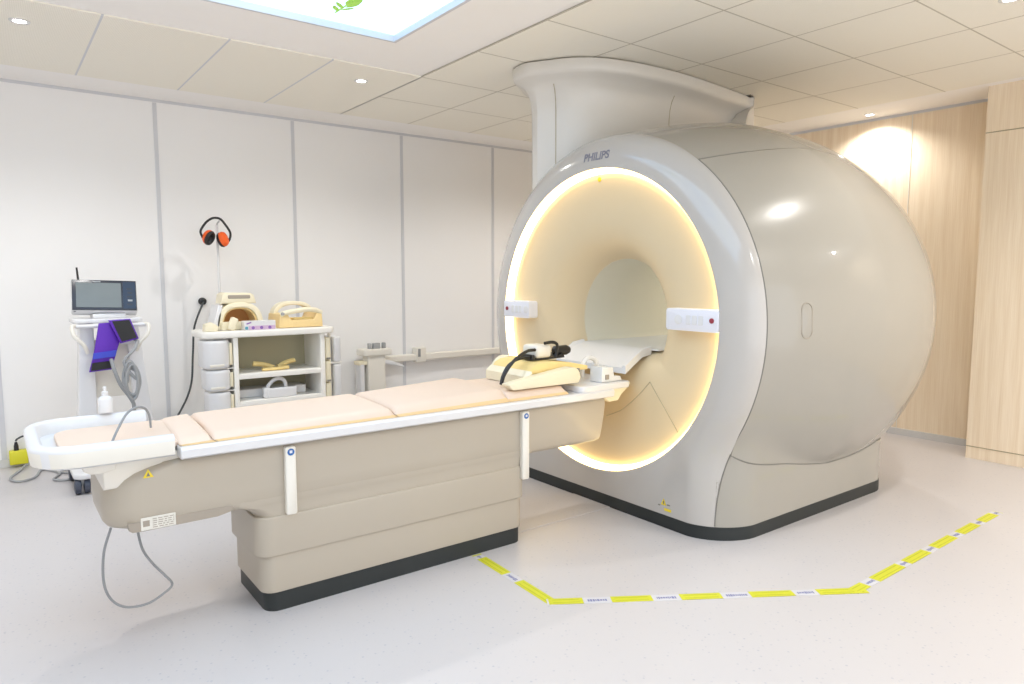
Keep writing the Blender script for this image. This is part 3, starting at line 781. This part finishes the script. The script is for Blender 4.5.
for sx, sy in ((0, 0), (1, 0), (0, 1), (1, 1)):
    x = .372+.43*sx; y = CY-.17+.34*sy
    bm = B(); lathe(bm, [(.02, -.018), (.042, -.014), (.045, 0), (.042, .014), (.02, .018)], (x-.02, y, .045), 'x', 24)
    lathe(bm, [(.02, -.018), (.042, -.014), (.045, 0), (.042, .014), (.02, .018)], (x+.024, y, .045), 'x', 24); c = obj('caster', bm, 'caster', ct)
    bm = B(); box(bm, x-.022, x+.026, y-.02, y+.02, .05, .095, .008, 2); obj('caster_fork', bm, 'grey', c)
for s, x0 in ((-1, .39), (1, .735)):
    bm = B(); tube(bm, [(x0, CY-.12, .955), (x0+s*.02, CY-.15, .95), (x0+s*.012, CY-.17, .90), (x0-s*.03, CY-.17, .85), (x0-s*.05, CY-.15, .80)], .011); obj('hook', bm, 'offwhite', ct)
bm = B(); tube(bm, [(.39, CY-.13, .952), (.745, CY-.13, .952)], .012, smooth=False, seg=12); obj('front_rail', bm, 'white', ct)
bm = B(); box(bm, .60, .70, CY-.14, CY-.02, .84, .89, .01, 2); sb = obj('socket_box', bm, 'white', ct)
for k, x in enumerate((.62, .645, .68)):
    bm = B(); lathe(bm, [(.008, 0), (.008, -.004)], (x, CY-.14, .865), 'y', 14); obj('port', bm, 'black' if k < 2 else 'hose', sb)

mn = thing('patient_monitor', 'dark framed patient monitor with grey screen on the white wheeled stand', 'monitor', (.56, CY-.03, .992))
rt = rotm('X', -22); rt = rotm('Z', -4) @ rotm('Y', 2) @ rt; pv = Vector((.56, CY-.07, 1.0))
def rb(x0, x1, y0, y1, z0, z1, bev, name, m, par, seg=2):
    bm = B(); box(bm, x0, x1, y0, y1, z0, z1, bev, seg, rt, pv); bmesh.ops.translate(bm, verts=bm.verts, vec=(0, 0, .014)); return obj(name, bm, m, par, smooth=bev > 0)
hs = rb(.378, .712, CY-.10, CY-.02, 1.008, 1.204, .012, 'housing', 'white', mn)
rb(.382, .708, CY-.106, CY-.098, 1.014, 1.200, .003, 'bezel', 'bezel', mn)
rb(.402, .628, CY-.1075, CY-.1055, 1.030, 1.182, 0, 'screen', 'screen', mn)
kp_ = rb(.638, .703, CY-.1072, CY-.1055, 1.024, 1.190, 0, 'key_panel', 'navy', mn)
for i in range(5):
    rb(.658+.004*(i % 2), .686, CY-.1085, CY-.107, 1.045+.024*i, 1.056+.024*i, 0, 'key', 'bezel' if i != 1 else 'grey', kp_)
rb(.486, .526, CY-.1075, CY-.1055, 1.186, 1.192, 0, 'nameplate', 'grey', mn)
bm = B(); box(bm, .48, .65, CY-.09, CY+.05, .992, 1.02, .008, 2); obj('foot', bm, 'white', mn)
bm = B(); tube(bm, [(.43, CY+.02, 1.16), (.428, CY+.02, 1.22), (.424, CY+.02, 1.287)], lambda t: .007-.002*t); obj('antenna', bm, 'black', mn)
bm = B(); lathe(bm, [(.008, -.006), (.008, .006)], (.395, CY-.07, 1.04), 'x', 14); obj('side_knob', bm, 'hose', mn)

def cuff(label, pts, y, m_edge, name='pressure_cuff', inner=None):
    t = thing(name, label, 'cuff', (sum(p[0] for p in pts)/len(pts), y, min(p[1] for p in pts)))
    bm = B(); prism(bm, pts, y-.012, y+.012, 'y', bev=.005); body = obj('cuff_body', bm, m_edge, t)
    return t
c1 = cuff('purple edged black cuff hanging tilted on the front rail of the stand', [(.545, .985), (.656, .99), (.695, .874), (.60, .850)], CY-.185, 'purple')
bm = B(); prism(bm, [(.562, .980), (.65, .985), (.686, .880), (.606, .860)], CY-.202, CY-.194, 'y', bev=.002, seg=1); o = obj('hook_pad', bm, 'black', c1); o['label'] = 'black pad'
c2 = cuff('long purple cuff with black end hanging beside the tilted black cuff', [(.500, .968), (.565, .972), (.60, .86), (.550, .70), (.440, .692), (.468, .80)], CY-.158, 'purple')
bm = B(); prism(bm, [(.464, .80), (.582, .812), (.573, .775), (.458, .765)], CY-.178, CY-.168, 'y', bev=.002, seg=1); obj('blue_band', bm, 'blue', c2)
bm = B(); prism(bm, [(.455, .745), (.560, .752), (.548, .708), (.447, .70)], CY-.178, CY-.168, 'y', bev=.002, seg=1); obj('hook_pad', bm, 'black', c2)
bm = B(); tube(bm, [(.548, CY-.20, .76), (.555, CY-.26, .70), (.58, CY-.27, .62), (.62, CY-.27, .55), (.64, CY-.27, .50), (.64, CY-.27, .43)], .011)
tag(obj('cuff_hose', bm, 'hose'), 'grey hose dropping from the long purple cuff', 'hose')
bm = B(); pts = []
for i in range(29):
    a_ = i/28*2*PI*3.5; k = i/28
    pts.append((.635+.035*math.cos(a_)+.02*k, CY-.212-.010*math.sin(a_*1.3), .64+(.09+.02*math.sin(i))*math.sin(a_)-.02*k))
tube(bm, [(.688, CY-.168, .865), (.668, CY-.22, .82), (.61, CY-.215, .74)] + pts, .009, n=6, seg=7)
tag(obj('coiled_cable', bm, 'grey'), 'bundle of coiled grey cable hanging between the legs of the stand', 'cable')

# yellow mains box on the wall with leads
yb = thing('power_box', 'small yellow box low on the white wall behind the foot tray', 'socket', (.11, 5.49, .02))
bm = B(); box(bm, .055, .155, 5.45, 5.507, .022, .112, .006, 2); obj('box_body', bm, 'yellow', yb)
bm = B(); lathe(bm, [(.014, 0), (.013, .03), (.007, .055)], (.095, 5.475, .112), seg=16); obj('plug', bm, 'black', yb)
bm = B(); tube(bm, [(.095, 5.475, .175), (.105, 5.46, .19), (.14, 5.45, .205), (.19, 5.46, .19), (.26, 5.47, .10), (.30, 5.46, .012)], .006)
tag(obj('power_lead', bm, 'darkgrey'), 'dark lead rising from the black plug on the yellow box', 'cable')
bm = B(); tube(bm, [(.14, 5.43, .02), (.10, 5.33, .008), (.05, 5.16, .008), (.09, 5.05, .008), (.17, 5.1, .008), (.22, 5.28, .008), (.30, 5.12, .008), (.26, 4.98, .008), (.33, 4.92, .008), (.38, 5.03, .008), (.31, 5.15, .008), (.42, 5.2, .008), (.56, 5.05, .008)], .007)
tag(obj('floor_cable', bm, 'grey'), 'grey cable lying in loops on the floor below the yellow box', 'cable')

# wall socket with round black plug and drooping lead
wp = thing('wall_plug', 'round black plug in the white wall left of the trolley', 'plug', (1.272, 5.512, 1.03))
bm = B(); lathe(bm, [(.028, 0), (.028, -.016), (.022, -.03), (.012, -.035)], (1.272, 5.516, 1.05), 'y', 24); obj('plug_body', bm, 'black', wp)
bm = B(); tube(bm, [(1.272, 5.468, 1.046), (1.245, 5.45, 1.0), (1.195, 5.45, .86), (1.178, 5.45, .67), (1.155, 5.45, .44), (1.075, 5.44, .26), (.95, 5.40, .11), (.86, 5.38, .012)], .007)
tag(obj('black_lead', bm, 'darkgrey'), 'black lead drooping from the round wall plug down behind the table', 'cable')

# ------------------------------------------------------------------ trolley
TFY, TBY = 4.70, 5.07
tr = thing('coil_trolley', 'cream two-shelf trolley against the white wall behind the table', 'trolley', (1.5, 4.92, 0))
bm = B(); prism(bm, rrect(1.075, 1.965, TFY, TBY, [.05, .09, .07, .05]), .836, .878, bev=.012); obj('top', bm, 'trolley', tr)
for x0, x1 in ((1.268, 1.300), (1.858, 1.893)):
    bm = B(); prism(bm, rrect(x0, x1, TFY+.02, TBY-.02, .008), .10, .84, bev=.006, seg=2); obj('side_panel', bm, 'trolley', tr)
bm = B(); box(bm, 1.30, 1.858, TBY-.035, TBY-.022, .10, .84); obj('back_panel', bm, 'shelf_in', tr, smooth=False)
for z in (.59, .408, .12):
    bm = B(); prism(bm, rrect(1.298, 1.86, TFY+.022, TBY-.02, .004), z-.034, z, bev=.004, seg=2); obj('shelf', bm, 'trolley', tr)
for x in (1.284, 1.875):
    for y in (TFY+.06, TBY-.06):
        bm = B(); lathe(bm, [(.02, -.012), (.038, -.01), (.038, .01), (.02, .012)], (x, y, .039), 'x', 20); box(bm, x-.016, x+.016, y-.016, y+.016, .05, .102, .004, 1); obj('caster', bm, 'caster', tr)
bm = B()
x = 1.955; tube(bm, [(x, TFY+.10, .842), (x, TFY+.10, .10)], .011, smooth=False, seg=12); tube(bm, [(x, TBY-.06, .842), (x, TBY-.06, .10)], .011, smooth=False, seg=12)
box(bm, 1.865, 1.965, TFY+.08, TBY-.04, .11, .13, .004, 1)
for zz in (.62, .36): box(bm, 1.95, 2.035, TFY+.07, TFY+.30, zz-.015, zz-.0005, .003, 1)
obj('side_rack', bm, 'trolley', tr)
for zz in (.638, .492, .30):
    bm = B(); box(bm, 1.11, 1.275, TFY+.03, TFY+.19, zz-.006, zz-.0005, .001, 1); obj('rack_ledge', bm, 'trolley', tr)

# pads in the side racks (each lifts out on its own)
padl = ['white curved coil pad, topmost in the left rack of the trolley', 'white curved coil pad in the left rack just under the topmost one', 'white curved coil pad in the left rack below the two visible upper ones']
for k, (z0, z1) in enumerate(((.640, .822), (.494, .628), (.302, .482))):
    w = .195-.0*k
    t = thing('coil_pad', padl[k], 'coil pad', (1.16, TFY+.12, z0), 'coil pads in the left rack')
    bm = B(); prism(bm, rrect(1.085+.012*k, 1.255, TFY+.0, TFY+.20, [.02, .03, .06, .07]), z0, z1, bev=.024, seg=4); obj('pad_shell', bm, 'white', t)
    bm = B(); prism(bm, rrect(1.242, 1.262, TFY+.02, TFY+.18, .008), z0+.02, z1-.02, bev=.004, seg=2); obj('pad_lining', bm, 'cream', t)
    bm = B(); box(bm, 1.115, 1.205, TFY-.004, TFY+.012, z0+.012, z0+.028, .004, 2); obj('pad_rib', bm, 'offwhite', t)
padr = ['narrow cream coil pad, topmost in the right rack of the trolley', 'narrow cream coil pad in the middle of the right rack', 'narrow cream coil pad lowest in view in the right rack']
for k, (z0, z1) in enumerate(((.645, .80), (.485, .635), (.32, .476))):
    t = thing('coil_pad', padr[k], 'coil pad', (1.92, TFY+.12, z0), 'coil pads in the right rack')
    bm = B(); prism(bm, rrect(1.900, 1.938, TFY+.03, TFY+.22, .012), z0, z1, bev=.01, seg=3); obj('pad_shell', bm, 'cream', t)
    bm = B(); box(bm, 1.905, 1.933, TFY+.022, TFY+.034, z0+.004, z0+.014, .003, 1); obj('pad_latch', bm, 'seam', t)
for (z0, z1, lb) in ((.62, .80, 'frosted white coil pad hung outside the right rack, upper one'), (.36, .60, 'frosted white coil pad hung outside the right rack, lower one')):
    bm = B(); prism(bm, rrect(1.972, 2.03, TFY+.06, TFY+.26, .02), z0, z1, bev=.014, seg=3); 
    tag(obj('coil_pad', bm, 'white'), lb, 'coil pad')

# head coil with arched opening
def arch(bm, xc, w, h, z0, t, y0, y1, n=24, bev=.008, sq=2.4):
    def sup(a, W, H): 
        c, s = math.cos(a), math.sin(a)
        return (xc+W*math.copysign(abs(c)**(2/sq), c), z0+H*abs(s)**(2/sq))
    o_ = [sup(PI*k/n, w, h) for k in range(n+1)]; i_ = [sup(PI*k/n, w-t, h-t) for k in range(n, -1, -1)]
    prism(bm, o_+i_, y0, y1, 'y', bev=bev); return bm
TZ = .878
h1 = thing('head_coil', 'cream head coil with arched opening and vented top handle on the trolley', 'head coil', (1.36, 4.90, TZ))
bm = B(); arch(bm, 1.355, .152, .180, TZ+.002, .034, 4.84, 5.03, sq=2.6); obj('arch_shell', bm, 'cream', h1, angle=60)
bm = B(); arch(bm, 1.355, .117, .145, TZ+.003, .010, 4.86, 5.01, bev=.002, sq=2.6); obj('arch_lining', bm, 'yellow_shell', h1, angle=60)
bm = B(); box(bm, 1.245, 1.465, 5.01, 5.03, TZ+.032, TZ+.14, .004, 1); obj('back_plate', bm, 'tan_in', h1)
bm = B(); prism(bm, [(1.235, TZ+.175), (1.465, TZ+.175), (1.45, TZ+.232), (1.43, TZ+.244), (1.265, TZ+.248), (1.245, TZ+.236)], 4.85, 5.0, 'y', bev=.012); th = obj('top_handle', bm, 'cream', h1)
bm = B(); box(bm, 1.28, 1.425, 4.846, 4.856, TZ+.208, TZ+.232, .004, 1); o = obj('vent_slot', bm, 'ledge', th)
bm = B(); prism(bm, rrect(1.225, 1.49, 4.81, 4.86, .02), TZ+.002, TZ+.055, bev=.006); obj('front_sill', bm, 'cream', h1)
bm = B(); prism(bm, [(1.172, TZ+.002), (1.215, TZ+.002), (1.245, TZ+.165), (1.215, TZ+.168)], 4.84, 5.02, 'y', bev=.01); obj('side_wing', bm, 'white', h1)
bm = B(); prism(bm, [(1.105, TZ+.001), (1.18, TZ+.001), (1.195, TZ+.03), (1.15, TZ+.06), (1.11, TZ+.045)], 4.75, 4.83, 'y', bev=.008)
tag(obj('chin_rest', bm, 'cream'), 'small cream coil rest at the left corner of the trolley top', 'coil part')
bm = B(); box(bm, 1.262, 1.312, 4.755, 4.795, TZ+.0, TZ+.085, .014, 3, rotm('Y', 22), Vector((1.287, 4.775, TZ+.05)))
bmesh.ops.translate(bm, verts=bm.verts, vec=(0, 0, TZ+.001-min(v.co.z for v in bm.verts)))
tag(obj('foam_roll', bm, 'cream'), 'leaning cream foam block in front of the arched head coil', 'foam block')

cr = thing('glove_carton', 'white printed carton lying on the trolley top between the head coils', 'carton', (1.445, 4.78, TZ))
bm = B(); box(bm, 1.345, 1.55, 4.725, 4.80, TZ+.001, TZ+.062, .002, 1); obj('carton_body', bm, 'white', cr)
pk = mat('pink_print', (.62, .45, .62), .6, noise=.2, nscale=60); vi = mat('violet_print', (.25, .12, .40), .6, noise=.2, nscale=60); tl = mat('teal_print', (.12, .35, .45), .6, noise=.2, nscale=60)
bm = B(); box(bm, 1.372, 1.546, 4.7238, 4.7250, TZ+.004, TZ+.030); obj('printed_band', bm, pk, cr, smooth=False)
bm = B()
for x in (1.40, 1.455, 1.51): lathe(bm, [(.011, 0), (.011, -.0006)], (x, 4.7236, TZ+.016), 'y', 14)
box(bm, 1.358, 1.39, 4.7238, 4.7250, TZ+.044, TZ+.052, 0, 1, rotm('Y', -18)); obj('printed_marks', bm, vi, cr, smooth=False)
bm = B(); box(bm, 1.349, 1.368, 4.7238, 4.7250, TZ+.006, TZ+.026); obj('printed_square', bm, tl, cr, smooth=False)

h2 = thing('knee_coil', 'yellow cream open coil with two curved bands at the right end of the trolley top', 'coil', (1.74, 4.9, TZ))
bm = B(); prism(bm, [(1.59, TZ+.002), (1.905, TZ+.002), (1.90, TZ+.09), (1.86, TZ+.10), (1.84, TZ+.055), (1.68, TZ+.055), (1.65, TZ+.10), (1.60, TZ+.095)], 4.78, 5.03, 'y', bev=.01); obj('cradle', bm, 'yellow_shell', h2)
bm = B(); arch(bm, 1.755, .15, .11, TZ+.07, .028, 4.94, 5.03); obj('rear_band', bm, 'cream', h2, angle=60)
bm = B(); tube(bm, [(1.605, 4.79, TZ+.09), (1.64, 4.785, TZ+.105), (1.75, 4.78, TZ+.122), (1.84, 4.785, TZ+.122), (1.90, 4.80, TZ+.10)], .017, seg=12); obj('front_band', bm, 'cream', h2)
bm = B(); prism(bm, rrect(1.70, 1.84, 4.80, 4.88, .01), TZ+.055, TZ+.068, bev=.004); obj('inner_pad', bm, 'foam', h2)
bm = B(); lathe(bm, [(.012, 0), (.012, -.012), (.008, -.014)], (1.615, 4.78, TZ+.10), 'y', 16); obj('hinge_pin', bm, 'grey', h2)

# straps on the upper shelf
SZ = .591
def strap(label, pts, r, m='foam', w=2.2):
    bm = B(); tube(bm, pts, r, seg=10)
    zmin = min(v.co.z for v in bm.verts)
    for v in bm.verts: v.co.z = SZ+(v.co.z-zmin)*.75
    return tag(obj('restraint_strap', bm, m), label, 'strap', 'straps on the upper shelf')
strap('yellow strap pad on the upper trolley shelf with its end turned to the left', [(1.43, 4.86, .675), (1.50, 4.85, .66), (1.56, 4.84, .63)], .022)
strap('yellow strap pad on the upper trolley shelf with its end turned to the right', [(1.60, 4.85, .63), (1.66, 4.86, .665), (1.72, 4.87, .68)], .022)
strap('long yellow strap pad lying across the front of the upper trolley shelf', [(1.47, 4.79, .62), (1.56, 4.785, .62), (1.65, 4.79, .625)], .017)

# lower shelf: tray and handled coil
LZ = .409
bm = B(); prism(bm, rrect(1.31, 1.80, 4.85, 5.02, .02), LZ, LZ+.055, bev=.008)
tag(obj('storage_tray', bm, 'white'), 'flat white tray at the back of the lower trolley shelf', 'tray')
fx = thing('handled_coil', 'white flat coil with a tall looped handle on the lower trolley shelf', 'coil', (1.56, 4.79, LZ))
bm = B(); prism(bm, rrect(1.48, 1.69, 4.735, 4.835, .015), LZ+.001, LZ+.065, bev=.008); obj('coil_box', bm, 'white', fx)
bm = B(); tube(bm, [(1.49, 4.765, LZ+.06), (1.505, 4.765, LZ+.09), (1.54, 4.77, LZ+.118), (1.58, 4.775, LZ+.126), (1.615, 4.78, LZ+.105), (1.625, 4.78, LZ+.06)], .013); obj('loop_handle', bm, 'white', fx)
bm = B(); box(bm, 1.462, 1.51, 4.74, 4.79, LZ+.002, LZ+.075, .012, 2); obj('end_block', bm, 'white', fx)

# pole with ear defenders behind the trolley
PXX, PYY = 1.325, 5.23
pl = thing('pole_stand', 'thin white pole stand rising behind the trolley', 'pole', (PXX, PYY, 0))
bm = B(); tube(bm, [(PXX, PYY, .02), (PXX, PYY, 1.595)], .009, smooth=False, seg=12); obj('pole', bm, 'white', pl)
bm = B(); lathe(bm, [(.11, 0), (.11, .012), (.03, .03), (.012, .05)], (PXX, PYY, 0), seg=28); obj('foot', bm, 'white', pl)
bm = B(); tube(bm, [(PXX, PYY, 1.59), (PXX, PYY-.012, 1.606), (PXX, PYY-.05, 1.614), (PXX, PYY-.066, 1.622)], .006); obj('hook', bm, 'metal', pl)
hp = thing('ear_defenders', 'orange ear defenders with black headband hung on the thin pole', 'ear defenders', (1.30, PYY-.05, 1.44))
HY = PYY-.052
bm = B(); tube(bm, [(1.215, HY, 1.50), (1.203, HY, 1.545), (1.235, HY, 1.60), (1.27, HY, 1.63), (1.30, HY, 1.640), (1.335, HY, 1.634), (1.365, HY, 1.60), (1.398, HY, 1.545), (1.395, HY, 1.50), (1.375, HY, 1.465)], .008); obj('headband', bm, 'black', hp)
def cup(cx, cz, ang, mo, mi_, tilt):
    prof = [(.012, -.034), (.038, -.028), (.046, -.012), (.046, .0)]
    bm = B(); lathe(bm, prof, (0, 0, 0), 'x', 24)
    bmesh.ops.scale(bm, verts=bm.verts, vec=(1, .8, 1.15)); bmesh.ops.rotate(bm, verts=bm.verts, cent=(0, 0, 0), matrix=rotm('Z', tilt) @ rotm('Y', ang)); bmesh.ops.translate(bm, verts=bm.verts, vec=(cx, HY-.012, cz))
    c = obj('ear_cup', bm, mo, hp)
    bm = B(); lathe(bm, [(.044, 0.0), (.047, .008), (.042, .022), (.026, .020), (.018, .008)], (0, 0, 0), 'x', 24)
    bmesh.ops.scale(bm, verts=bm.verts, vec=(1, .8, 1.15)); bmesh.ops.rotate(bm, verts=bm.verts, cent=(0, 0, 0), matrix=rotm('Z', tilt) @ rotm('Y', ang)); bmesh.ops.translate(bm, verts=bm.verts, vec=(cx, HY-.012, cz))
    obj('ear_cushion', bm, mi_, c)
cup(1.252, 1.502, 30, 'orange', 'black', -58)
cup(1.342, 1.492, 160, 'orange', 'black', -50)

# ------------------------------------------------------------------ wall rail and holder behind the table
wr = thing('wall_rail', 'long white rail along the white wall behind the table', 'rail', (3.6, 5.47, .49))
bm = B(); prism(bm, rrect(5.44, 5.50, .485, .545, .012), 2.66, 4.9, 'x', bev=.006); obj('rail_profile', bm, 'offwhite', wr)
for x in (2.9, 3.9, 4.7):
    bm = B(); box(bm, x-.03, x+.03, 5.49, 5.519, .49, .54, .004, 1); obj('bracket', bm, 'offwhite', wr)
bm = B(); box(bm, 3.02, 3.12, 5.43, 5.515, .47, .60, .008, 2); jb = obj('junction_box', bm, 'offwhite', wr)
bm = B(); box(bm, 3.035, 3.06, 5.426, 5.434, .52, .59, .002, 1); obj('switch', bm, 'hose', jb)
hd = thing('wall_holder', 'white upright accessory holder with three dark knobs by the wall', 'holder', (2.58, 5.38, 0))
bm = B(); prism(bm, rrect(2.50, 2.665, 5.32, 5.44, .02), .0, .585, bev=.01); obj('post', bm, 'offwhite', hd)
bm = B(); prism(bm, rrect(2.455, 2.715, 5.30, 5.46, .02), .575, .628, bev=.01); hb = obj('cross_head', bm, 'offwhite', hd)
bm = B(); prism(bm, rrect(2.42, 2.50, 5.33, 5.43, .01), .50, .53, bev=.006); obj('side_arm', bm, 'cream', hd)
bm = B(); prism(bm, rrect(2.435, 2.475, 5.33, 5.43, .01), .0, .51, bev=.006); obj('side_post', bm, 'white', hd)
for x, w in ((2.535, .012), (2.595, .03), (2.665, .012)):
    bm = B(); box(bm, x-w, x+w, 5.34, 5.38, .626, .675, .004, 2); obj('knob', bm, 'grey', hb)
bm = B(); prism(bm, [(2.66, .53), (2.72, .52), (2.84, .47), (2.84, .455), (2.70, .49), (2.66, .50)], 5.33, 5.40, 'y', bev=.005); obj('paddle', bm, 'white', hd)

# ------------------------------------------------------------------ camera, world, view
f, p, a = 697.5, .0950, .92651
cam = bpy.data.cameras.new('camera'); cam.sensor_width = 36; cam.lens = f*36/1024; cam.clip_start = .05
co = bpy.data.objects.new('camera', cam); COL.objects.link(co)
fh = Vector((math.cos(a), math.sin(a), 0)); rv = Vector((math.sin(a), -math.cos(a), 0)); u = Vector((0, 0, 1))
fw = fh*math.cos(p)-u*math.sin(p); upv = fh*math.sin(p)+u*math.cos(p)
mx = Matrix((rv, upv, -fw)).transposed().to_4x4(); mx.translation = Vector((0, 0, 1.24)); co.matrix_world = mx
S.camera = co
w = bpy.data.worlds.new('world'); S.world = w; w.use_nodes = True
w.node_tree.nodes['Background'].inputs[0].default_value = (.97, .98, 1, 1); w.node_tree.nodes['Background'].inputs[1].default_value = 1.3
vs = S.view_settings; vs.view_transform = 'Standard'; vs.look = 'None'; vs.exposure = .62; vs.gamma = 1; vs.use_curve_mapping = False
S.display_settings.display_device = 'sRGB'
cy = S.cycles
cy.max_bounces = 10; cy.diffuse_bounces = 6; cy.glossy_bounces = 4; cy.caustics_reflective = False; cy.caustics_refractive = False
cy.sample_clamp_indirect = 6
cy.use_denoising = True
